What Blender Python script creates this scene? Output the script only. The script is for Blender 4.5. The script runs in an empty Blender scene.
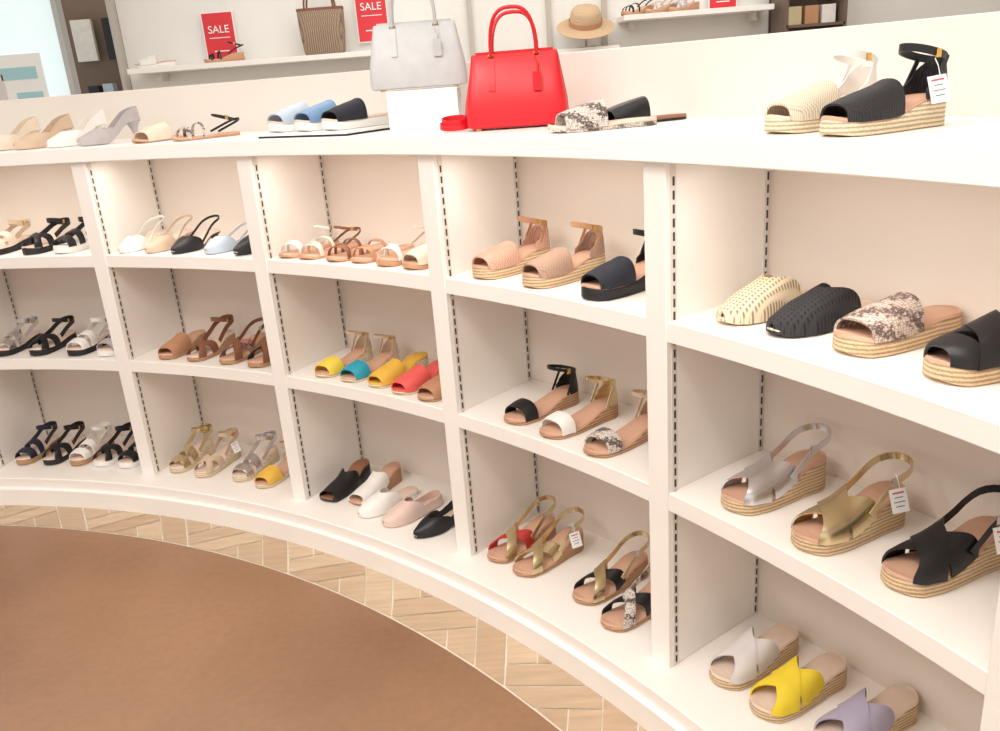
import bpy, math, random
import numpy as np
from mathutils import Vector, Matrix
random.seed(4)
sc=bpy.context.scene
try:
    sc.view_settings.view_transform='Standard'; sc.view_settings.look='None'
    sc.view_settings.exposure=0.17
except Exception: pass

# ---------------------------------------------------------------- materials
def lin(c):
    out=[]
    for v in c:
        v=v/255.0
        out.append(v/12.92 if v<=0.04045 else ((v+0.055)/1.055)**2.4)
    return tuple(out)+(1.0,)
MC={}
def mat(name,c,rough=.5,kind='leather',c2=None,metal=0.0,scale=1.0,emit=0,c3=None):
    if name in MC: return MC[name]
    m=bpy.data.materials.new(name); m.use_nodes=True
    nt=m.node_tree; N=nt.nodes; Lk=nt.links
    b=N['Principled BSDF']; b.inputs['Base Color'].default_value=lin(c)
    b.inputs['Roughness'].default_value=rough; b.inputs['Metallic'].default_value=metal
    if emit:
        b.inputs['Emission Color'].default_value=lin(c); b.inputs['Emission Strength'].default_value=emit
    tc=N.new('ShaderNodeTexCoord')
    def noise(sc_,det=3):
        n=N.new('ShaderNodeTexNoise'); n.inputs['Scale'].default_value=sc_; n.inputs['Detail'].default_value=det
        Lk.new(tc.outputs['Object'],n.inputs['Vector']); return n
    def ramp(src,stops):
        r=N.new('ShaderNodeValToRGB'); e=r.color_ramp.elements
        while len(e)<len(stops): e.new(.5)
        for i,(p,cc) in enumerate(stops):
            e[i].position=p; e[i].color=lin(cc)
        Lk.new(src,r.inputs['Fac']); return r
    def bump(src,st,dist=.002):
        bp=N.new('ShaderNodeBump'); bp.inputs['Strength'].default_value=st; bp.inputs['Distance'].default_value=dist
        Lk.new(src,bp.inputs['Height']); Lk.new(bp.outputs['Normal'],b.inputs['Normal'])
    def dk(f): return tuple(max(0,min(255,v*f)) for v in c)
    if kind=='leather':
        n=noise(350*scale); bump(n.outputs['Fac'],.12,.0005)
        n2=noise(25,2); r=ramp(n2.outputs['Fac'],[(.3,dk(.975)),(.7,dk(1.015))]); Lk.new(r.outputs['Color'],b.inputs['Base Color'])
    elif kind=='paint':
        n=noise(3*scale,2); r=ramp(n.outputs['Fac'],[(.3,dk(.985)),(.7,dk(1.0))]); Lk.new(r.outputs['Color'],b.inputs['Base Color'])
    elif kind=='jute':
        w=N.new('ShaderNodeTexWave'); w.wave_type='BANDS'; w.bands_direction='Z'; w.inputs['Scale'].default_value=45
        w.inputs['Distortion'].default_value=1.5; w.inputs['Detail'].default_value=2; w.inputs['Detail Scale'].default_value=8
        Lk.new(tc.outputs['Object'],w.inputs['Vector'])
        n=noise(420,2)
        mx=N.new('ShaderNodeMath'); mx.operation='MULTIPLY'; Lk.new(w.outputs['Fac'],mx.inputs[0]); Lk.new(n.outputs['Fac'],mx.inputs[1])
        r=ramp(mx.outputs[0],[(.02,dk(.76)),(.4,dk(1.06))]); Lk.new(r.outputs['Color'],b.inputs['Base Color']); bump(mx.outputs[0],.6,.002)
    elif kind=='snake':
        mp=N.new('ShaderNodeMapping'); mp.inputs['Scale'].default_value=(.75,1.15,1); Lk.new(tc.outputs['Object'],mp.inputs['Vector'])
        v=N.new('ShaderNodeTexVoronoi'); v.feature='DISTANCE_TO_EDGE'; v.inputs['Scale'].default_value=230*scale; v.inputs['Randomness'].default_value=.45; Lk.new(mp.outputs[0],v.inputs['Vector'])
        w=N.new('ShaderNodeTexWave'); w.wave_type='BANDS'; w.bands_direction='DIAGONAL'; w.inputs['Scale'].default_value=9; w.inputs['Distortion'].default_value=5; w.inputs['Detail'].default_value=3; w.inputs['Detail Scale'].default_value=14
        Lk.new(tc.outputs['Object'],w.inputs['Vector'])
        r=ramp(w.outputs['Fac'],[(.08,c2 or (104,94,90)),(.26,c3 or (172,157,147)),(.55,c)])
        r2=ramp(v.outputs['Distance'],[(.03,(145,132,124)),(.14,(255,255,255))])
        mm=N.new('ShaderNodeMixRGB'); mm.blend_type='MULTIPLY'; mm.inputs[0].default_value=.8
        Lk.new(r.outputs['Color'],mm.inputs[1]); Lk.new(r2.outputs['Color'],mm.inputs[2]); Lk.new(mm.outputs[0],b.inputs['Base Color'])
        bump(v.outputs['Distance'],.3,.001)
    elif kind=='woven':
        ws=[]
        for d in ('X','Y'):
            w=N.new('ShaderNodeTexWave'); w.wave_type='BANDS'; w.bands_direction=d; w.inputs['Scale'].default_value=(62 if d=='X' else 75)*scale; w.inputs['Distortion'].default_value=.8
            Lk.new(tc.outputs['Object'],w.inputs['Vector']); ws.append(w)
        ad=N.new('ShaderNodeMath'); ad.operation='SUBTRACT'; Lk.new(ws[0].outputs['Fac'],ad.inputs[0]); Lk.new(ws[1].outputs['Fac'],ad.inputs[1])
        mx=N.new('ShaderNodeMath'); mx.operation='ABSOLUTE'; Lk.new(ad.outputs[0],mx.inputs[0])
        r=ramp(mx.outputs[0],[(.05,c2 or dk(.80)),(.5,dk(1.05))]); Lk.new(r.outputs['Color'],b.inputs['Base Color']); bump(mx.outputs[0],.6,.0015)
    elif kind=='slats':
        w=N.new('ShaderNodeTexWave'); w.wave_type='BANDS'; w.bands_direction='X'; w.inputs['Scale'].default_value=40
        Lk.new(tc.outputs['Object'],w.inputs['Vector'])
        w2=N.new('ShaderNodeTexWave'); w2.wave_type='BANDS'; w2.bands_direction='Y'; w2.inputs['Scale'].default_value=40
        Lk.new(tc.outputs['Object'],w2.inputs['Vector'])
        mx=N.new('ShaderNodeMath'); mx.operation='MAXIMUM'; Lk.new(w.outputs['Fac'],mx.inputs[0]); Lk.new(w2.outputs['Fac'],mx.inputs[1])
        n=noise(500,2)
        mm=N.new('ShaderNodeMath'); mm.operation='MULTIPLY_ADD'; mm.inputs[1].default_value=.25; Lk.new(n.outputs['Fac'],mm.inputs[0]); Lk.new(mx.outputs[0],mm.inputs[2])
        r=ramp(mm.outputs[0],[(.46,c2 or dk(.4)),(.60,dk(.92)),(1.0,dk(1.03))]); Lk.new(r.outputs['Color'],b.inputs['Base Color']); bump(mm.outputs[0],.7,.0015)
    elif kind=='wood':
        mp=N.new('ShaderNodeMapping'); mp.inputs['Scale'].default_value=(3,30,3); mp.inputs['Rotation'].default_value=(0,0,.9)
        Lk.new(tc.outputs['Object'],mp.inputs['Vector'])
        n=N.new('ShaderNodeTexNoise'); n.inputs['Scale'].default_value=2; n.inputs['Detail'].default_value=5; Lk.new(mp.outputs[0],n.inputs['Vector'])
        r=ramp(n.outputs['Fac'],[(.3,dk(.92)),(.7,dk(1.03))]); Lk.new(r.outputs['Color'],b.inputs['Base Color'])
    elif kind=='concrete':
        n=noise(1.1,6); n2=noise(40,4)
        mx=N.new('ShaderNodeMath'); mx.operation='MULTIPLY_ADD'; mx.inputs[1].default_value=.25
        Lk.new(n2.outputs['Fac'],mx.inputs[0]); Lk.new(n.outputs['Fac'],mx.inputs[2])
        r=ramp(mx.outputs[0],[(.4,c2 or dk(.85)),(.62,c),(.8,dk(1.1))]); Lk.new(r.outputs['Color'],b.inputs['Base Color'])
        rr=N.new('ShaderNodeMapRange'); rr.inputs['To Min'].default_value=rough*.8; rr.inputs['To Max'].default_value=rough*1.25
        Lk.new(n.outputs['Fac'],rr.inputs['Value']); Lk.new(rr.outputs[0],b.inputs['Roughness']); bump(n2.outputs['Fac'],.05,.001)
    elif kind=='metalfoil':
        n=noise(70); bump(n.outputs['Fac'],.25,.001)
    MC[name]=m; return m

M=dict(
 white=mat('leather_white',(240,236,230)), cream=mat('leather_cream',(230,214,194)), beige=mat('leather_beige',(208,182,156)),
 black=mat('leather_black',(24,23,26),.42), navy=mat('leather_navy',(36,38,58)), tan=mat('leather_tan',(188,136,104)),
 brown=mat('leather_brown',(132,84,60)), camel=mat('leather_camel',(196,146,110)), pink=mat('leather_pink',(226,198,186)),
 yellow=mat('leather_yellow',(240,212,80)), mustard=mat('leather_mustard',(232,184,74)), red=mat('leather_red',(186,50,46)),
 coral=mat('leather_coral',(234,98,92)), teal=mat('leather_teal',(44,160,186)), lblue=mat('leather_light_blue',(190,204,218)),
 blue=mat('leather_blue',(118,152,190)), lav=mat('leather_lavender',(168,160,180)), grey=mat('leather_grey',(182,176,176)), byel=mat('suede_yellow',(232,204,50),.75),
 greysuede=mat('suede_light_grey',(214,206,204),.85), silver=mat('foil_silver',(226,226,232),.25,'metalfoil',metal=.92),
 gold=mat('foil_gold',(224,208,168),.25,'metalfoil',metal=.92), goldb=mat('buckle_gold',(214,178,100),.25,'metalfoil',metal=1),
 jute=mat('jute_rope',(214,184,146),.9,'jute'), jutel=mat('jute_light',(228,208,176),.9,'jute'), cork=mat('cork_sole',(190,148,112),.8,'jute'),
 insole=mat('insole_tan',(212,168,142),.6), insolel=mat('insole_light',(230,206,188),.6), insoleb=mat('insole_brown',(150,104,76),.6),
 snake=mat('snakeskin',(226,216,208),.5,'snake'), snakec=mat('snakeskin_grey_beige',(214,196,184),.5,'snake',c2=(118,102,96),c3=(176,156,146)),
 wtan=mat('woven_rose_tan',(218,170,148),.6,'woven'), wbrown=mat('woven_brown',(184,150,130),.6,'woven'), wblack=mat('woven_black',(40,38,42),.6,'woven',c2=(24,22,25)), wbeige=mat('woven_beige',(234,218,194),.7,'woven'),
 wdenim=mat('woven_navy',(30,34,48),.7,'woven',c2=(20,22,32)),
 slb=mat('slatted_straw',(228,208,178),.75,'slats',c2=(158,130,100)), slk=mat('slatted_black',(46,44,48),.75,'slats',c2=(10,10,11)),
 solew=mat('rubber_white',(240,238,234),.6,'paint'), solek=mat('rubber_black',(28,27,28),.6,'paint'), solet=mat('sole_tan',(196,150,114),.6,'paint'),
 tag=mat('paper_tag',(250,250,248),.7,'paint'), ink=mat('tag_ink',(110,110,118),.7,'paint'), inkr=mat('tag_red',(205,90,96),.7,'paint'),
 lens=mat('multicolour_strap',(206,130,120),.6,'snake',c2=(60,80,110),c3=(220,170,120)),
)
WHITE=mat('shelf_white_laminate',(246,240,233),.42,'paint')
CTOP=mat('counter_white_laminate',(249,246,242),.38,'paint')
PANEL=mat('shelf_back_panel',(237,224,212),.6,'paint')

# ---------------------------------------------------------------- mesh builder
class MB:
    def __init__(s): s.v=[]; s.f=[]; s.m=[]; s.ml=[]
    def mi(s,m):
        if m not in s.ml: s.ml.append(m)
        return s.ml.index(m)
    def add(s,pts,faces,m):
        o=len(s.v); s.v+= [tuple(map(float,p)) for p in pts]; k=s.mi(m)
        for f in faces: s.f.append([i+o for i in f]); s.m.append(k)
    def loft(s,rings,m,cap=True,closed=False,cring=True):
        n=len(rings[0]); pts=[p for r in rings for p in r]; F=[]
        R=len(rings)
        for i in range(R if closed else R-1):
            a=i*n; b=((i+1)%R)*n
            for j in range(n if cring else n-1):
                k=(j+1)%n; F.append([a+j,a+k,b+k,b+j])
        if cap and not closed: F.append(list(range(n))[::-1]); F.append([(R-1)*n+j for j in range(n)])
        s.add(pts,F,m)
    def shell(s,G,t,m,sgn=1):
        G=np.array(G,float); A=np.gradient(G,axis=0); B=np.gradient(G,axis=1)
        Nn=np.cross(A,B); l=np.linalg.norm(Nn,axis=2,keepdims=True); l[l<1e-9]=1; Nn=Nn/l
        I=G-sgn*Nn*t; a,b=G.shape[:2]
        pts=list(G.reshape(-1,3))+list(I.reshape(-1,3)); o=a*b; F=[]
        for i in range(a-1):
            for j in range(b-1):
                q=[i*b+j,(i+1)*b+j,(i+1)*b+j+1,i*b+j+1]; F.append(q); F.append([x+o for x in q][::-1])
        bd=[(0,j) for j in range(b)]+[(i,b-1) for i in range(1,a)]+[(a-1,j) for j in range(b-2,-1,-1)]+[(i,0) for i in range(a-2,0,-1)]
        for q in range(len(bd)):
            x=bd[q]; y=bd[(q+1)%len(bd)]; i=x[0]*b+x[1]; j=y[0]*b+y[1]; F.append([i,j,j+o,i+o])
        s.add(pts,F,m)
    def box(s,c,d,m,R=None):
        pts=[]
        for z in (-1,1):
            for (x,y) in ((-1,-1),(1,-1),(1,1),(-1,1)):
                v=Vector((x*d[0]/2,y*d[1]/2,z*d[2]/2))
                if R is not None: v=R@v
                pts.append(Vector(c)+v)
        s.add(pts,[[3,2,1,0],[4,5,6,7],[0,1,5,4],[1,2,6,5],[2,3,7,6],[3,0,4,7]],m)
    def ribbon(s,path,hw,t,m,wd=(0,0,1),closed=False):
        P_=np.array(path,float); n=len(P_); rings=[]
        for i in range(n):
            a=P_[(i-1)%n] if (closed or i>0) else P_[i]; b=P_[(i+1)%n] if (closed or i<n-1) else P_[i]
            T=b-a; T/=max(np.linalg.norm(T),1e-9); w=np.array(wd,float); w=w-T*np.dot(w,T); w/=max(np.linalg.norm(w),1e-9)
            nn=np.cross(T,w); h=hw
            rings.append([P_[i]+w*h+nn*t/2,P_[i]+w*h-nn*t/2,P_[i]-w*h-nn*t/2,P_[i]-w*h+nn*t/2])
        s.loft(rings,m,closed=closed)
    def tube(s,path,r,m,k=8,closed=False):
        P_=np.array(path,float); n=len(P_); rings=[]; up=np.array([.13,.31,.94])
        for i in range(n):
            a=P_[(i-1)%n] if (closed or i>0) else P_[i]; b=P_[(i+1)%n] if (closed or i<n-1) else P_[i]
            T=b-a; T/=max(np.linalg.norm(T),1e-9); u=up-T*np.dot(up,T); u/=max(np.linalg.norm(u),1e-9); w=np.cross(T,u)
            rings.append([P_[i]+r*(u*math.cos(2*math.pi*j/k)+w*math.sin(2*math.pi*j/k)) for j in range(k)])
        s.loft(rings,m,closed=closed)
    def obj(s,name,smooth=True,parent=None,ang=40,bevel=0):
        me=bpy.data.meshes.new(name); me.from_pydata(s.v,[],s.f)
        for m in s.ml: me.materials.append(m)
        me.polygons.foreach_set('material_index',s.m)
        if smooth:
            me.polygons.foreach_set('use_smooth',[True]*len(s.f))
            try: me.set_sharp_from_angle(angle=math.radians(ang))
            except Exception: pass
        me.update()
        o=bpy.data.objects.new(name,me); sc.collection.objects.link(o)
        if parent: o.parent=parent
        if bevel:
            b=o.modifiers.new('bevel','BEVEL'); b.width=bevel; b.segments=2; b.limit_method='ANGLE'
        return o
def empty(name,loc=(0,0,0)):
    e=bpy.data.objects.new(name,None); e.location=loc; sc.collection.objects.link(e); return e

# ---------------------------------------------------------------- layout of the curved display
OX,OY,R=-2.637,-0.352,3.63
EYE=1.52
ZB,Z2,Z1,ZCB,ZCT=.12,.596,.998,1.328,1.378
DEP=.335
TH=[105.05,93.4,81.9,70.35,58.8,46.87,34.98,22.4,10.2,-2.0]
def P(th,r,z=0): a=math.radians(th); return (OX+r*math.cos(a),OY+r*math.sin(a),z)
def arcslab(mb,r0,r1,z0,z1,a,b,m,n=None):
    n=n or max(2,int(abs(a-b)/1.2)); rings=[]
    for i in range(n+1):
        t=a+(b-a)*i/n; rings.append([P(t,r0,z0),P(t,r1,z0),P(t,r1,z1),P(t,r0,z1)])
    mb.loft(rings,m)
unit=empty('curved_shoe_display_shelf')
def part(name,fn,bevel=.002):
    mb=MB(); fn(mb); return mb.obj(name,True,unit,ang=30,bevel=bevel)
part('counter_top',lambda mb: arcslab(mb,R-.02,R+.42,ZCB,ZCT,TH[0],TH[-1],CTOP),.003)
def basef(mb):
    arcslab(mb,R-.085,R+DEP+.03,.075,ZB,TH[0],TH[-1],WHITE)
    arcslab(mb,R-.10,R+DEP,0.0,.078,TH[0],TH[-1],WHITE)
part('base_plinth',basef,.003)
part('back_panel',lambda mb: arcslab(mb,R+DEP,R+DEP+.03,ZB,ZCB,TH[0],TH[-1],PANEL),0)
TK=.06
def divf(mb):
    for t in TH[:-1]:
        a=math.radians(t); Rm=Matrix.Rotation(a,3,'Z'); c=P(t,R+DEP/2,(ZB+ZCB)/2)
        mb.box(c,(DEP,TK,ZCB-ZB),WHITE,Rm)
part('dividers',divf,.002)
hd=math.degrees(TK/2/R)
def shf(mb):
    for i in range(len(TH)-2+1):
        for z in (Z1,Z2): arcslab(mb,R+.003,R+DEP,z-.045,z,TH[i]-hd*.9,TH[i+1]+hd*.9,WHITE,8)
part('shelf_boards',shf,.002)
RAILW=mat('rail_white_metal',(225,218,210),.4,'paint'); RAILK=mat('rail_slot_dark',(58,52,48),.7,'paint')
def railf(mb):
    for t in TH[:-1]:
        a=math.radians(t); Rm=Matrix.Rotation(a,3,'Z')
        for rr in (R+.022,R+DEP-.012):
            c=Vector(P(t,rr,(ZB+ZCB)/2))+Rm@Vector((0,-TK/2-.0005,0)); mb.box(c,(.016,.003,ZCB-ZB-.01),RAILW,Rm)
            z=ZB+.02
            while z<ZCB-.03:
                mb.box(Vector((c.x,c.y,z))+Rm@Vector((0,-.0012,0)),(.005,.003,.018),RAILK,Rm); z+=.028
part('slotted_rails',railf,0)

# low wall behind the counter
mb=MB(); arcslab(mb,R+.42,R+.50,0,EYE+.035,TH[0],TH[-1],mat('wall_low_paint',(230,222,213),.6,'paint')); mb.obj('wall_low',True,None,30,.003)

# ---------------------------------------------------------------- floor
mb=MB(); mb.box((0,2,-.05),(14,16,.1),mat('floor_pale_tile',(205,190,174),.5,'concrete')); mb.obj('floor',False)
RI=3.375
BROWN=mat('floor_brown_concrete',(143,108,82),.33,'concrete',c2=(125,92,68))
mb=MB(); n=180
mb.add([P(360*i/n,RI,.004) for i in range(n)],[list(range(n))],BROWN); mb.obj('floor_brown_circle',False)
GROUT=mat('tile_grout',(238,228,212),.7,'paint')
mb=MB(); arcslab(mb,RI-.006,R-.10,-.01,.003,112,-10,GROUT); mb.obj('trim_1_grout_bed',False)
mb=MB(); tms=[mat('tile_wood_%d'%i,c,.45,'wood') for i,c in enumerate([(196,170,142),(188,160,132),(202,178,150),(192,166,138)])]
b_=.085; n_=4; wv=R-.10-RI-.004
def clip(poly,v0,keep):
    out=[]
    for i in range(len(poly)):
        p=poly[i]; q=poly[(i+1)%len(poly)]; pi=keep*(p[1]-v0)>=0; qi=keep*(q[1]-v0)>=0
        if pi: out.append(p)
        if pi!=qi:
            t=(v0-p[1])/(q[1]-p[1]); out.append((p[0]+t*(q[0]-p[0]),v0))
    return out
c45=math.sqrt(.5); g=.0022
umax=math.radians(122)*3.45; NN=int(umax/b_)+12
for X in range(-6,NN):
    for Y in range(-NN,8):
        d=(X-Y)%(2*n_)
        if d==0: rc=(X*b_+g,Y*b_+g,(X+n_)*b_-g,(Y+1)*b_-g)
        elif d==2*n_-1: rc=(X*b_+g,Y*b_+g,(X+1)*b_-g,(Y+n_)*b_-g)
        else: continue
        q=[(rc[0],rc[1]),(rc[2],rc[1]),(rc[2],rc[3]),(rc[0],rc[3])]
        q=[((x-y)*c45,(x+y)*c45) for x,y in q]
        if max(p[1] for p in q)<0 or min(p[1] for p in q)>wv: continue
        q=clip(q,0,1)
        if len(q)<3: continue
        q=clip(q,wv,-1)
        if len(q)<3: continue
        if min(p[0] for p in q)<0 or max(p[0] for p in q)>umax: continue
        pts=[P(112-math.degrees(x/3.45),RI+.004+y,.006) for x,y in q]
        mb.add(pts,[list(range(len(pts)))],random.choice(tms))
mb.obj('floor_herringbone_tile_border',False)

# ---------------------------------------------------------------- shoe generator
I_=np.interp
class Shoe:
    def __init__(s,L=.235,W=.039,p=.012,H=.03,toe='round',side=1,sole='wedge',ms=None,mi=None,rim=None):
        s.L,s.W,s.p,s.H,s.toe,s.side=L,W,p,H,toe,side; s.mb=MB()
        s.kind=sole; ms=ms or M['jute']; mi=mi or M['insole']
        st=[(1-math.cos(math.pi*i/26))/2 for i in range(27)]
        def lay(zb,zt,k,m):
            rings=[]
            for x in st:
                w=s.w(x)*k; c=s.c(x); a=zb(x); b=zt(x); e=min(.003,w*.4,(b-a)*.35); X=(x-.5)*s.L*(.985+.015*k)
                rings.append([(X,c-w,a+e),(X,c-w,b-e),(X,c-w+e,b),(X,c+w-e,b),(X,c+w,b-e),(X,c+w,a+e),(X,c+w-e,a),(X,c-w+e,a)])
            s.mb.loft(rings,m)
        if sole in('wedge','plat'):
            lay(lambda x:s.spring(x)+.0,lambda x:s.zt(x)-.006,1.03,ms)
            lay(lambda x:s.spring(x)-.000,lambda x:s.spring(x)+.005,1.045,rim or ms)
            lay(lambda x:s.zt(x)-.007,lambda x:s.zt(x)-.002,1.0,mi)
            lay(lambda x:s.zt(x)-.003,lambda x:s.zt(x),.93,mi)
        else:
            lay(lambda x:s.zt(x)-.009,lambda x:s.zt(x)-.004,1.0,ms)
            lay(lambda x:s.zt(x)-.005,lambda x:s.zt(x),.97,mi)
            if H>.02:
                zt=s.zt(.9)-.006; rings=[]
                tw,bw=(.029,.026) if sole=='block' else (.028,.007)
                for i in range(9):
                    u=i/8; k=(1-u)**(1 if sole=='block' else 2.4); hw=bw+(tw-bw)*k; z=zt*(1-u)
                    cx=(.5*s.L)-.004-tw+(0 if sole=='block' else .006*(1-k))
                    rings.append([(cx+hw*math.cos(a)*.95,hw*math.sin(a),z) for a in [2*math.pi*j/14 for j in range(14)]])
                s.mb.loft(rings,rim or ms)
    def w(s,x):
        if s.toe=='round': b=I_(x,[0,.12,.28,.5,.68,.86,1],[.80,.95,1,.86,.72,.74,.66]); re=.14
        elif s.toe=='square': b=I_(x,[0,.12,.28,.5,.68,.86,1],[.88,.95,.98,.86,.72,.74,.66]); re=.05
        elif s.toe=='almond': b=I_(x,[0,.07,.18,.3,.5,.68,.86,1],[.45,.68,.9,1,.88,.74,.74,.66]); re=.06
        else: b=I_(x,[0,.08,.18,.3,.5,.68,.86,1],[.22,.5,.8,.95,.82,.66,.68,.6]); re=.03
        f=1
        if x<re: f=math.sqrt(max(0,1-((re-x)/re)**2))
        if x>.87: f=math.sqrt(max(0,1-((x-.87)/.13)**2))
        return s.W*b*max(f,.1)
    def c(s,x): return s.side*I_(x,[0,.15,.35,.65,1],[.007,.004,0,-.003,0])
    def spring(s,x): return .007*max(0,1-x/.16)**2
    def zt(s,x):
        u=min(1,max(0,(x-.34)/(.82-.34))); u=u*u*(3-2*u)
        z=s.p+(s.H-s.p)*u+s.spring(x)
        return z if s.kind in('wedge','plat') else max(z,.010)
    def X(s,x): return (x-.5)*s.L
    def hf(s,x): return I_(x,[0,.06,.2,.35,.5,.65,.8],[.014,.022,.033,.042,.050,.057,.062])
    def band(s,a1,a2,b1,b2,m,lift=0,t=.003,hs=1.0):
        G=[]
        for i in range(21):
            u=i/20; ph=math.pi*u; q=u*u*(3-2*u); e1=a1+(b1-a1)*q; e2=a2+(b2-a2)*q; row=[]
            for j in range(7):
                x=e1+(e2-e1)*j/6; w=s.w(x)*1.05+lift*.5
                row.append((s.X(x),s.c(x)+w*math.copysign(abs(math.cos(ph))**.8,math.cos(ph)),s.zt(x)-.006+(s.hf(x)*hs+.006+lift)*max(0,math.sin(ph))**.75+(.0012*math.sin(math.pi*j/6))))
            G.append(row)
        s.mb.shell(G,t,m,1); return s
    def vamp(s,sc_,ss,m,op=0,t=.0025,hk=1.0):
        G=[]
        for i in range(21):
            u=i/20; ph=math.pi*u; end=sc_+(ss-sc_)*abs(math.cos(ph))**1.6; st=op*max(0,math.sin(ph))**.6+.002; row=[]
            for j in range(11):
                v=j/10; v=v**1.4; x=st+(end-st)*v; w=s.w(x)*1.05
                h=I_(x,[0,.03,.1,.25,.45,.7],[.008,.017,.026,.042,.056,.066])*hk
                if op: h=s.hf(x)*hk
                row.append((s.X(x),s.c(x)+w*math.copysign(abs(math.cos(ph))**.8,math.cos(ph)),s.zt(x)-.007+(h+.007)*max(0,math.sin(ph))**.75))
            G.append(row)
        s.mb.shell(G,t,m,1); return s
    def edge(s,s0,n=9):
        xs=[s0+(1-s0)*math.sin(math.pi/2*i/(n-1)) for i in range(n)]
        return [(x,1) for x in xs]+[(x,-1) for x in xs[::-1]]
    def cup(s,s0,h0,h1,m,t=.0028):
        G=[]
        for x,sg in s.edge(s0):
            h=h0+(h1-h0)*((x-s0)/(1-s0))**1.3; row=[]
            for j in range(5):
                v=j/4; row.append((s.X(x)-.006*v*v*(x>.85),s.c(x)+sg*s.w(x)*1.05*(1-.10*v),s.zt(x)-.005+(h+.005)*v))
            G.append(row)
        s.mb.shell(G,t,m,-1); return s
    def sling(s,s0,h0,h1,m,hw=.005):
        p=[]
        for x,sg in s.edge(s0,10):
            v=(x-s0)/(1-s0); p.append((s.X(x)+.003*v,s.c(x)+sg*(s.w(x)*1.0+.004),s.zt(x)+h0+(h1-h0)*v))
        s.mb.ribbon(p,hw,.0025,m); return s
    def ankle(s,h,m,hw=.006,tilt=.012,cs=.80,ax=.040,by=.030,buckle=True):
        p=[]; z0=s.zt(1)+h
        for i in range(24):
            a=2*math.pi*i/24; p.append((s.X(cs)+ax*math.cos(a),by*math.sin(a),z0-tilt*math.cos(a)))
        s.mb.ribbon(p,hw,.0028,m,closed=True)
        if buckle: s.mb.box((s.X(cs)-.004,-(by+.002),z0),(.010,.003,.013),M['goldb'])
        return s
    def struts(s,h,m,hw=.004,s0=.76):
        for sg in (1,-1):
            p=[(s.X(s0)+(s.X(.90)-s.X(s0))*u,sg*(s.w(s0)*1.04*(1-u)+.026*u),s.zt(s0)-.004+(s.zt(1)+h-s.zt(s0)+.004)*u) for u in [k/6 for k in range(7)]]
            s.mb.ribbon(p,hw,.0026,m,wd=(1,0,0))
        return s
    def tag(s,sg=-1,x=.72):
        px,py,pz=s.X(x),sg*(s.W+.012),s.zt(x)+.012
        Rm=Matrix.Rotation(math.radians(18*sg),3,'X')@Matrix.Rotation(math.radians(-20),3,'Z')
        s.mb.box((px,py,pz),(.030,.0012,.042),M['tag'],Rm)
        for k in range(4):
            for q in (-1,1):
                s.mb.box(Vector((px,py,pz))+Rm@Vector((0,q*.0008,.014-.008*k)),(.020-.005*(k%2),.0006,.0014 if k else .0026),M['inkr'] if k==0 else M['ink'],Rm)
        s.mb.tube([(px,py,pz+.02),(px,py*.9,pz+.035),(px+.004,py*.7,pz+.045)],.0007,M['tag'],5)
        return s
    def done(s,name): return s.mb.obj(name,True,None,ang=50)

def place(o,x,y,z,ang): o.location=(x,y,z); o.rotation_euler=(0,0,math.radians(ang))
FK={4:1.12,3:1.10,2:1.04}
def put(sh,name,k,t,z,back=.022,yaw=0):
    o=sh.done(name); a=TH[k+2]-hd-.1; b=TH[k+3]+hd+.1; th=a+(b-a)*t; f=FK.get(k,1.0)
    yaw-= {4:2,3:6,2:4}.get(k,0)
    r=R+back+sh.L*f/2; r=min(r,R+DEP-.004-sh.L*f/2); x,y,_=P(th,r); place(o,x,y,z+.0005,th+yaw); o.scale=(f,f,f); return o
m=M
# templates
def wedge_ankle(up,sole='jute',ins='insole',H=.058,p=.022,st=None,cupm=None,w=(.06,.34),tagd=False,side=1):
    s=Shoe(p=p,H=H,ms=m[sole],mi=m[ins],side=side).band(w[0],w[1],w[0]+.02,w[1]+.04,m[up],t=.0035)
    st=m[st or up]; s.cup(.72,.012,.058,m[cupm] if cupm else st).ankle(.062,st).struts(.058,st)
    if tagd: s.tag()
    return s
def thin_ankle(up,sole='cork',ins='insole',H=.04,p=.014,st='tan',w=(.10,.26)):
    s=Shoe(p=p,H=H,ms=m[sole],mi=m[ins]).band(w[0],w[1],w[0]+.03,w[1]+.03,m[up])
    s.ankle(.060,m[st],hw=.004).cup(.80,.010,.050,m[st]).struts(.058,m[st],.003); return s
def cross_sling(u1,u2=None,sole='jute',ins='insole',H=.06,p=.022,tagd=False,narrow=False,sl=True,sh_=.050):
    s=Shoe(p=p,H=H,ms=m[sole],mi=m[ins],W=.039 if narrow else .041)
    q1=(.10,.24,.42,.56) if narrow else (.06,.29,.34,.59)
    s.band(q1[0],q1[1],q1[2],q1[3],m[u1]); s.band(q1[2],q1[3],q1[0],q1[1],m[u2 or u1],lift=.005)
    if sl: s.sling(.5,.018,sh_,m[u2 or u1],.0065); s.mb.box((s.X(.74),-(s.w(.74)+.0065),s.zt(.8)+.034),(.012,.003,.016),m['silver'])
    if tagd: s.tag()
    return s
def slide_cross(u1,sole='jute',ins='insole',H=.042,p=.024):
    s=Shoe(p=p,H=H,ms=m[sole],mi=m[ins],W=.041); s.band(.05,.29,.35,.61,m[u1]); s.band(.35,.61,.05,.29,m[u1],lift=.005); return s
def slide_band(up,sole='jute',ins='insole',H=.035,p=.022,w=(.10,.5),rim=None,side=1):
    return Shoe(p=p,H=H,ms=m[sole],mi=m[ins],rim=rim,side=side).band(w[0],w[1],w[0]+.03,w[1]+.02,m[up],t=.0035)
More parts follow.
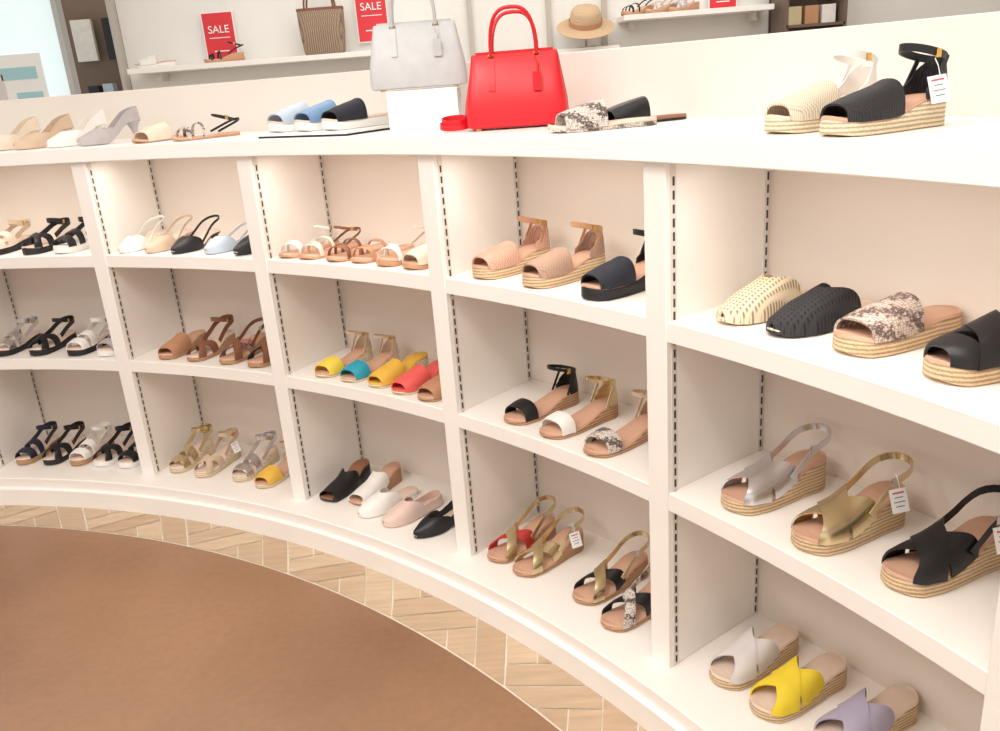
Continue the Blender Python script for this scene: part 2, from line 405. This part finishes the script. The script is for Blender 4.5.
def mule(up,sole='tan',H=.02,p=.010,toe='point',kind='flat',ins='insolel',sc_=.38,ss=.62,ms=None,hk=1.0,W=.039):
    return Shoe(p=p,H=H,toe=toe,sole=kind,ms=m[ms or up],mi=m[ins],W=W).vamp(sc_,ss,m[up],hk=hk)
def slingpump(up,H=.045,kind='heel',ins='insolel'):
    return Shoe(p=.008,H=H,toe='point',sole=kind,ms=m[up],mi=m[ins]).vamp(.26,.48,m[up]).sling(.44,.012,.05,m[up],.004)
def pump(up,H=.05,kind='heel',ins='insolel'):
    return Shoe(p=.008,H=H,toe='point',sole=kind,ms=m[up],mi=m[ins]).vamp(.25,.55,m[up]).cup(.42,.02,.045,m[up])
def strappy(up,st=None,H=.014,p=.012,sole='solet',ins='insole',n=3,ank=True):
    s=Shoe(p=p,H=H,ms=m[sole],mi=m[ins]); st=m[st or up]
    for k in range(n):
        a=.12+.11*k; s.band(a,a+.045,a+.05*(-1)**k,a+.045+.05*(-1)**k,m[up],t=.002)
    if ank: s.ankle(.05,st,hw=.003).sling(.62,.008,.042,st,.0035)
    return s
def sport(up,sole='solek',H=.04,p=.028,ins='insolel',st=None,rim=None,cross=False):
    s=Shoe(W=.0385,p=p,H=H,ms=m[sole],mi=m[ins],rim=rim)
    if cross: s.band(.06,.18,.32,.46,m[up]).band(.32,.46,.06,.18,m[up],lift=.003)
    else: s.band(.08,.22,.10,.24,m[up]).band(.34,.47,.32,.45,m[up])
    s.sling(.5,.02,.052,m[st or up],.009).ankle(.055,m[st or up],hw=.008); return s

WS,PS,MU,SL,SB,FS='wedge_sandal','platform_sandal','mule_shoe','slide_sandal','slingback_pump','strappy_flat_sandal'
# ---- bay K4 (nearest, right)
put(mule('slb',H=.022,toe='almond',sc_=.46,ss=.74,hk=1.05,W=.040),MU,4,.14,Z1,.055,2)
put(mule('slk',H=.022,toe='almond',sc_=.46,ss=.74,hk=1.05,W=.040),MU,4,.315,Z1,.06,-2)
put(Shoe(W=.042,p=.030,H=.042,ms=m['jute'],mi=m['insole']).band(.08,.50,.12,.54,m['snakec'],t=.004),PS,4,.53,Z1,.065,-6)
s=Shoe(W=.042,p=.030,H=.045,ms=m['jute'],mi=m['insole']).band(.15,.36,.38,.60,m['black'],t=.004).band(.38,.60,.15,.36,m['black'],.003).band(.03,.20,.03,.20,m['black'],t=.003,hs=1.05)
put(s,PS,4,.77,Z1,.066,-4)
put(cross_sling('silver',H=.066,p=.028),WS,4,.215,Z2,.03,-6)
put(cross_sling('gold',H=.068,p=.028,tagd=True),WS,4,.475,Z2,.022,-4)
put(cross_sling('black',H=.066,p=.030,tagd=True),WS,4,.725,Z2,.05,-4)
put(slide_cross('greysuede',ins='insolel',H=.05),SL,4,.16,ZB,.035,0)
put(slide_cross('byel',ins='insolel',H=.05),SL,4,.335,ZB,.03,-2)
put(slide_cross('lav',ins='insolel',H=.05),SL,4,.54,ZB,.06,-2)
put(slide_cross('cream',ins='insolel',H=.05),SL,4,.82,ZB,.066,-2)
# ---- bay K3
put(wedge_ankle('wtan',p=.030,H=.052,st='tan',cupm='wtan',w=(.05,.42)),WS,3,.165,Z1)
put(wedge_ankle('wbrown',p=.030,H=.052,st='camel',cupm='wbrown',w=(.05,.42)),WS,3,.44,Z1,.018)
put(wedge_ankle('wdenim',sole='solek',p=.030,H=.05,st='black',w=(.05,.42)),WS,3,.735,Z1,.016,2)
put(thin_ankle('black',st='black'),WS,3,.275,Z2); put(thin_ankle('white',st='gold'),WS,3,.485,Z2,.014); put(thin_ankle('snake',st='beige').tag(),WS,3,.72,Z2,.008,3)
put(cross_sling('red','gold',sole='cork',narrow=True,H=.055,p=.016),WS,3,.12,ZB,.012)
put(cross_sling('gold',sole='cork',narrow=True,H=.055,p=.016,tagd=True),WS,3,.285,ZB,.005)
put(cross_sling('black','gold',sole='cork',narrow=True,H=.055,p=.016),WS,3,.61,ZB,.02)
put(cross_sling('black','snake',sole='cork',narrow=True,H=.055,p=.016),WS,3,.80,ZB,-.01,3)
# ---- bay K2
put(strappy('white',n=2),FS,2,.085,Z1); put(strappy('cream','brown',n=3),FS,2,.215,Z1)
put(strappy('brown','brown',n=3,ank=False),FS,2,.39,Z1,.02); put(strappy('tan','brown',n=3,ank=False),FS,2,.53,Z1,.03)
put(strappy('white','cream',p=.02,H=.03,n=2),FS,2,.70,Z1); put(wedge_ankle('cream',p=.018,H=.03,st='tan',sole='solet'),FS,2,.86,Z1)
put(thin_ankle('yellow',sole='jutel',st='beige',w=(.06,.30)),WS,2,.20,Z2); put(thin_ankle('teal',sole='jutel',st='beige',w=(.06,.30)),WS,2,.37,Z2)
put(slide_band('mustard',sole='jutel',ins='mustard',H=.05,p=.014,w=(.04,.44)),SL,2,.55,Z2); put(slide_band('coral',sole='jutel',ins='coral',H=.05,p=.014,w=(.04,.44)),SL,2,.715,Z2,.012)
put(slide_band('tan',sole='cork',H=.05,p=.014,w=(.06,.44)),SL,2,.88,Z2,.01)
put(Shoe(p=.012,H=.06,toe='square',ms=m['black'],mi=m['insoleb']).vamp(.46,.6,m['black'],op=.06),MU,2,.105,ZB,.02,8)
put(Shoe(p=.012,H=.06,toe='square',ms=m['cork'],mi=m['insole']).vamp(.50,.6,m['white'],op=.06),MU,2,.275,ZB,.045,6)
put(mule('white',H=.025,kind='block',toe='almond'),MU,2,.43,ZB,-.02,-8)
put(mule('pink',H=.012,toe='almond',kind='flat').cup(.5,.02,.03,m['pink']),'flat_shoe',2,.60,ZB,-.025,-6)
put(pump('black',H=.03,kind='block'),'pump_shoe',2,.80,ZB,-.025,-4)
# ---- bay K1
put(slingpump('white'),SB,1,.075,Z1); put(slingpump('beige'),SB,1,.26,Z1); put(slingpump('black'),SB,1,.45,Z1,.015)
put(slingpump('lblue',H=.02,kind='flat'),SB,1,.67,Z1); put(mule('black',kind='flat'),MU,1,.87,Z1)
put(slide_band('tan',sole='cork',H=.05,p=.02,w=(.06,.48)),SL,1,.21,Z2); put(sport('brown',sole='cork',H=.055,p=.02,cross=True),WS,1,.41,Z2)
put(cross_sling('lens','brown',sole='cork',narrow=True,p=.02,H=.055),WS,1,.64,Z2); put(cross_sling('black','brown',sole='cork',narrow=True,H=.05),WS,1,.84,Z2)
put(sport('gold',sole='jutel',H=.055,p=.024,ins='insolel'),WS,1,.11,ZB); put(sport('beige',sole='jutel',H=.055,p=.024,cross=True).tag(),WS,1,.31,ZB,.01)
put(sport('silver',sole='jutel',H=.055,p=.024),WS,1,.57,ZB); put(thin_ankle('mustard',sole='jutel',st='beige',H=.05,p=.02,w=(.05,.34)).tag(),WS,1,.76,ZB,.005)
# ---- bay K0
put(sport('cream',sole='solek',st='beige'),PS,0,.29,Z1); put(sport('black',cross=True),PS,0,.55,Z1); put(sport('black',sole='solew',ins='white'),PS,0,.76,Z1)
for t,u,so,c in((.18,'silver','solek',0),(.42,'black','solek',1),(.68,'white','solek',0),(.89,'grey','solew',0)): put(sport(u,sole=so,cross=bool(c)),PS,0,t,Z2)
for t,u,so,c in((.12,'navy','cork',0),(.31,'black','solek',1),(.50,'white','cork',0),(.67,'black','solew',1),(.85,'black','solew',0)): put(sport(u,sole=so,cross=bool(c)),PS,0,t,ZB)
# further bay to the left
for z in (Z1,Z2,ZB):
    for t,u in ((.2,'beige'),(.5,'black'),(.8,'white')): put(sport(u),PS,-1,t,z)
# further bay to the right of the picture
for z in (Z1,Z2,ZB):
    for t,u in ((.3,'black'),(.65,'cream')): put(slide_cross(u),SL,5,t,z)

# ---- counter top shoes
def putr(sh,name,th,r,z,yaw=0,f=1.0):
    o=sh.done(name); x,y,_=P(th,r); place(o,x,y,z+.0005,th+yaw); o.scale=(f,f,f); return o
putr(pump('cream',H=.065),'pump_shoe',76.2,R+.13,ZCT,-18); putr(pump('beige',H=.065),'pump_shoe',74.0,R+.13,ZCT,-18)
putr(pump('white',H=.07),'pump_shoe',71.7,R+.13,ZCT,-18); putr(pump('grey',H=.075),'pump_shoe',69.4,R+.12,ZCT,-24)
putr(slide_band('cream',sole='solet',p=.01,H=.012),SL,65.9,R+.13,ZCT,-10)
putr(strappy('snake','black',p=.01,H=.012,n=3),FS,63.0,R+.13,ZCT,-24)
bd=MB(); Rm=Matrix.Rotation(math.radians(54.7),3,'Z'); x,y,_=P(54.7,R+.13)
bd.box((0,0,.003),(.25,.37,.006),m['solek'],Rm); bd.box((0,0,.010),(.25,.37,.008),m['tag'],Rm)
o=bd.obj('display_board',False); o.location=(x,y,ZCT)
for t,u,so in ((56.5,'lblue','solew'),(54.7,'blue','solew'),(52.9,'wdenim','solew')): putr(slide_band(u,sole=so,p=.028,H=.032,w=(.06,.5),ins='insolel').band(.5,.53,.52,.55,m[u]),SL,t,R+.13,ZCT+.0145,-4,1.02)
putr(Shoe(p=.012,H=.016,ms=m['snake'],mi=m['insolel']).band(.10,.48,.12,.5,m['snake'],t=.003),SL,39.0,R+.12,ZCT,-30,1.08)
putr(slide_band('black',sole='solek',p=.01,H=.012,ins='insoleb'),SL,39.2,R+.27,ZCT,-22)
putr(wedge_ankle('wbeige',sole='jutel',st='white',p=.026,H=.05,ins='insolel',w=(.04,.46)),WS,30.9,R+.17,ZCT,-4,1.05)
putr(wedge_ankle('wblack',sole='jutel',st='black',cupm='wblack',p=.026,H=.05,w=(.04,.46),tagd=True),WS,28.75,R+.15,ZCT,-6,1.05)

# ---------------------------------------------------------------- hand bags
def sring(w,d,z,n=32,e=.28,ox=0):
    r=[]
    for i in range(n):
        a=2*math.pi*i/n; c,s=math.cos(a),math.sin(a)
        r.append((ox+w/2*math.copysign(abs(c)**e,c),d/2*math.copysign(abs(s)**e,s),z))
    return r
def handbag(name,col,w=.27,h=.20,d=.12,hh=.12,strap=False):
    b=MB(); hw=m['goldb']; prof=[(0,.90,.92),(.02,.985,1),(.12,1,1),(.35,.98,.93),(.6,.92,.75),(.8,.87,.52),(.93,.84,.34),(.985,.82,.22),(1.0,.78,.14)]
    b.loft([sring(w*a,d*q,h*z+.004) for z,a,q in prof],col)
    b.loft([sring(w*.76,.012,h*.995),sring(w*.76,.012,h+.009)],col)
    for sx in(-1,1):
        for sy in(-1,1): b.box((sx*w*.38,sy*d*.36,.003),(.012,.012,.006),hw)
    for sy in (-1,1):
        for sx in (-1,1):
            p=[(sx*w*.22,sy*(d*.5*k+.002),h*z) for z,k in((.52,.80),(.62,.74),(.75,.60),(.86,.45),(.95,.32))]
            b.ribbon(p,.008,.004,col,wd=(1,0,0)); b.tube([(sx*w*.22+.008*math.cos(t),sy*d*.17,h*.97+.008*math.sin(t)) for t in [2*math.pi*k/12 for k in range(12)]],.0015,hw,6,True)
        p=[]
        for i in range(21):
            t=math.pi*i/20; sn=max(0,math.sin(t)); p.append((w*.22*math.copysign(abs(math.cos(t))**.7,math.cos(t)),sy*(d*.17+.022*sn),h*.98+hh*(1-.06*(sy>0))*sn**.75))
        b.tube(p,.0048,col,10)
    for sx in(-1,1):
        b.tube([(sx*w*.5*a,0,h*z+.004) for z,a,q in prof],.0022,col,6)
    b.tube([(w*.2,-d*.2,h*.95),(w*.23,-d*.3,h*.85),(w*.22,-d*.42,h*.72)],.0025,col,6); b.box((w*.22,-d*.46,h*.62),(.022,.004,.045),col)
    if strap: # folded shoulder strap resting on the counter beside the bag
        for k,(rx,ry,dz) in enumerate(((.040,.030,0),(.034,.022,.012))):
            b.ribbon([(-w*.5-.036+rx*math.cos(2*math.pi*i/28),.01+ry*math.sin(2*math.pi*i/28),.015+dz+.006*math.sin(2*math.pi*i/28)) for i in range(28)],.007,.003,col,wd=(0,0,1),closed=True)
        b.ribbon([(-w*.42,.0,h*.90),(-w*.47,.006,h*.6),(-w*.51,.01,h*.35),(-w*.53,.012,.024)],.006,.003,col,wd=(0,1,0))
    return b.obj(name,True,None,ang=45)
RED=mat('bag_red_leather',(216,26,38),.36,'leather'); GRB=mat('bag_pale_grey_leather',(196,199,200),.42,'leather')
o=handbag('handbag',RED,.262,.180,.12,.112,True); x,y,_=P(44.15,R+.18); place(o,x,y,ZCT+.001,-6)
x,y,_=P(49.75,R+.21)
rs=MB(); rs.box((0,0,.108),(.20,.14,.004),m['tag']); rs.box((0,-.068,.053),(.20,.004,.106),m['tag']); rs.box((0,.068,.053),(.20,.004,.106),m['tag'])
o=rs.obj('display_riser',False,None,bevel=.001); place(o,x,y,ZCT,-4)
o=handbag('handbag',GRB,.275,.172,.12,.13); place(o,x-.012,y,ZCT+.1105,2)

# ---------------------------------------------------------------- background shop
WB=5.6
WP=mat('wall_back_paint',(240,239,235),.6,'paint')
def bx(name,c,d,mt,parent=None,bevel=0):
    b=MB(); b.box((0,0,0),d,mt); o=b.obj(name,False,parent,bevel=bevel); o.location=c; return o
bx('wall_back',(1.1-.02,WB+.05,1.5),(6.44,.1,3.0),WP)
bx('trim_2_post',(-2.155,WB+.02,1.5),(.025,.2,3.0),mat('post_metal',(190,182,174),.3,'paint'))
bx('wall_left_store_back',(-3.2,8.4,1.5),(4,.1,3.0),mat('store_wall_taupe',(128,108,94),.7,'paint'))
bx('trim_3_mullion',(-2.47,WB-.05,1.5),(.03,.08,3.0),mat('mullion_grey',(190,190,188),.4,'paint'))
bx('window_1',(-3.73,WB,1.5),(2.5,.04,3.0),mat('window_glow',(218,234,237),.3,'paint',emit=.5))
e=empty('window_poster',(-2.85,WB-.04,1.62)); b=MB(); b.box((0,0,0),(.42,.01,.42),m['tag'])
cy=mat('poster_cyan',(170,214,222),.5,'paint'); pk=mat('poster_pale',(226,216,214),.5,'paint')
b.box((.06,-.006,.10),(.22,.004,.07),cy); b.box((.1,-.006,-.06),(.16,.004,.10),cy); b.box((-.1,-.006,0),(.12,.004,.2),pk); b.obj('panel',False,e)
st=MB()
for i in range(12): st.box((-3.55+.13*i,8.1,1.44+.05*(i%3)),(.09,.1,.26+.08*(i%2)),[m['cream'],m['black'],m['lblue'],m['brown'],m['white'],m['tan'],m['grey'],m['black'],m['cream'],m['white'],m['brown'],m['black']][i])
st.box((-2.9,8.1,1.28),(1.6,.4,.06),m['white']); st.box((-2.9,8.1,.62),(1.5,.3,1.26),m['beige'])
for i in range(6): st.box((-3.5+.28*i,8.28,2.05),(.18,.05,.35),[m['white'],m['black'],m['camel'],m['white'],m['grey'],m['black']][i])
st.obj('shop_goods_table',False)
bx('wall_right',(4.2,1.5,1.5),(.1,8.3,3.0),WP)
bx('ceiling',(0,2.2,3.05),(10.5,9,.1),mat('ceiling_white',(240,238,234),.7,'paint'))
cl=mat('store_downlight',(255,244,225),.5,'paint',emit=6)
dl=MB()
for i in range(5):
    for j in range(3): dl.box((-3.6+.3*i,8.1-.6*j,2.6),(.1,.1,.03),cl)
dl.box((-2.8,7.0,2.65),(2.4,2.6,.06),mat('store_ceiling',(92,74,62),.7,'paint'))
dl.obj('store_ceiling_lights',False)
for i,xx in enumerate((-.02,.46,.80,1.95)): bx('trim_%d'%(4+i),(xx,WB-.01,1.5),(.03,.03,3.0),mat('trim_grey',(196,188,178),.5,'paint'))
def wshelf(x0,x1,z):
    b=MB(); b.box((0,0,0),(x1-x0,.26,.03),CTOP)
    for q in(-.42,.42): b.box(((x1-x0)*q,.06,-.04),(.02,.13,.05),RAILW)
    o=b.obj('wall_display_shelf',False,None,bevel=.002); o.location=((x0+x1)/2,WB-.135,z)
wshelf(-2.05,-.30,1.675); wshelf(.45,.85,1.60); wshelf(.88,1.76,1.76)
def sale(x,z,w,h,y=WB-.06):
    e=empty('sale_sign',(x,y,z)); b=MB(); b.box((0,0,0),(w,.012,h),mat('sign_red',(222,50,62),.5,'paint')); b.box((0,.002,0),(w+.014,.010,h+.014),m['tag'])
    b.box((0,-.0065,-h*.02),(w*.7,.002,.004),m['tag']); b.box((0,-.0065,-h*.3),(w*.5,.002,.006),m['tag']); b.obj('panel',False,e)
    cu=bpy.data.curves.new('letters','FONT'); cu.body='SALE'; cu.size=w*.34; cu.align_x='CENTER'; cu.extrude=.001
    t=bpy.data.objects.new('letters',cu); t.data.materials.append(m['tag']); sc.collection.objects.link(t); t.parent=e
    t.location=(0,-.009,h*.08); t.rotation_euler=(math.pi/2,0,0)
sale(-1.54,1.84,.18,.27,WB-.03); sale(-.61,1.90,.18,.30,WB-.03); sale(1.52,1.88,.16,.2,WB-.03)
o=strappy('black',p=.02,H=.05,n=3).done(FS); place(o,-1.50,WB-.16,1.6905,18)
o=slide_band('white',sole='solew').done(SL); place(o,-1.92,WB-.14,1.6905,18)
for i,(xx,u) in enumerate(((.98,'black'),(1.12,'beige'),(1.26,'grey'))):
    o=strappy(u,p=.02,H=.05,n=3).done(FS); place(o,xx,WB-.15,1.7755,35)
WV=mat('basket_weave_taupe',(160,138,118),.7,'woven',c2=(112,92,76),scale=.4)
b=MB(); b.loft([sring(.27*a,.13*q,.25*z,e=.4) for z,a,q in((0,.8,.8),(.05,.88,.95),(.5,.96,1),(.9,1,.8),(1,1.0,.7))],WV)
b.loft([sring(.275,.095,.245,e=.4),sring(.275,.095,.26,e=.4)],m['brown'])
for sy in(-.045,.045): b.tube([(.085*math.cos(t),sy,.25+.13*max(0,math.sin(t))**.8) for t in [math.pi*k/16 for k in range(17)]],.006,m['brown'],8)
o=b.obj('woven_tote_bag',True,None,ang=45); o.location=(-.90,WB-.135,1.6905)
b=MB(); pr=[(.17,.0),(.172,.004),(.13,.012),(.098,.020),(.094,.05),(.088,.09),(.075,.112),(.04,.122),(.003,.124)]
ST=mat('straw_hat',(214,186,152),.8,'woven',scale=1.0,c2=(178,148,116))
Rh=Matrix.Rotation(math.radians(24),3,'X')
def hp(x,y,z): v=Rh@Vector((x,y,z)); return (v.x,v.y,v.z+.11)
b.loft([[hp(r*math.cos(2*math.pi*j/32),r*math.sin(2*math.pi*j/32),z) for j in range(32)] for r,z in pr],ST,cap=False)
b.loft([[hp((.0995-.001*k)*math.cos(2*math.pi*j/32),(.0995-.001*k)*math.sin(2*math.pi*j/32),.022+.026*k) for j in range(32)] for k in(0,1)],m['camel'],cap=False)
b.tube([(0,0,0),(0,0,.1),(0,0,.19)],.006,m['beige'],8); b.loft([[(.06*math.cos(2*math.pi*j/20),.06*math.sin(2*math.pi*j/20),z) for j in range(20)] for z in(0,.006)],m['beige'])
o=b.obj('straw_sun_hat',True,None,ang=50); o.location=(.66,WB-.20,1.6155)
b=MB(); DK=mat('cabinet_dark',(110,92,82),.5,'paint'); b.box((0,0,1.05),(.36,.04,2.1),DK)
for q in(-.17,.17): b.box((q,-.14,1.05),(.02,.28,2.1),DK)
for k in range(7):
    z=.3*k+.14; b.box((0,-.14,z),(.34,.28,.015),DK)
    for j in range(3): b.box((-.1+.1*j,-.13,z+.06),(.08,.16,.10),[m['red'],m['gold'],m['camel'],m['white']][(j+k)%4])
o=b.obj('box_display_cabinet',False); o.location=(1.98,WB-.06,0)

# ---------------------------------------------------------------- lighting
w=bpy.data.worlds.new('world'); sc.world=w; w.use_nodes=True
bg=w.node_tree.nodes['Background']; bg.inputs[0].default_value=(1,.96,.925,1); bg.inputs[1].default_value=.84
def area(name,loc,size,e,col=(1,.955,.905),rot=(0,0,0),sy=None):
    l=bpy.data.lights.new(name,'AREA'); l.energy=e; l.color=col; l.size=size
    if sy: l.shape='RECTANGLE'; l.size_y=sy
    o=bpy.data.objects.new(name,l); o.location=loc; o.rotation_euler=rot; sc.collection.objects.link(o); return o
area('ceiling_light_panel',(-.8,.8,2.95),4.0,58,sy=3.6)
for x_,y_ in ((-1.9,.9),(-.7,.9),(-1.4,-.3),(.0,.0)): area('added_shadow_light',(x_,y_,2.93),.45,14)  # unseen small overhead lamps, added to give the shadows more definition
area('ceiling_light_panel',(.5,4.3,2.95),4.0,46,sy=1.6)
for i in range(1,len(TH)-2):
    t=(TH[i]+TH[i+1])/2; x,y,_=P(t,R+.045)
    area('under_counter_led_strip',(x,y,ZCB-.006),.02,1.0,(1,.945,.88),(0,0,math.radians(t)),sy=.56)

# ---------------------------------------------------------------- camera
cam=bpy.data.cameras.new('camera'); co=bpy.data.objects.new('camera',cam); sc.collection.objects.link(co)
cam.sensor_fit='HORIZONTAL'; cam.sensor_width=36; cam.lens=30.6; cam.clip_start=.05
p=math.radians(19.05); mx=Vector((1,0,0)); dn=Vector((0,-math.sin(p),-math.cos(p)))
cx=(.99702*mx+.07716*dn).normalized(); up=-(-.07716*mx+.99702*dn).normalized(); cz=cx.cross(up)
co.matrix_world=Matrix(((cx.x,up.x,cz.x,0),(cx.y,up.y,cz.y,0),(cx.z,up.z,cz.z,EYE),(0,0,0,1)))
sc.camera=co
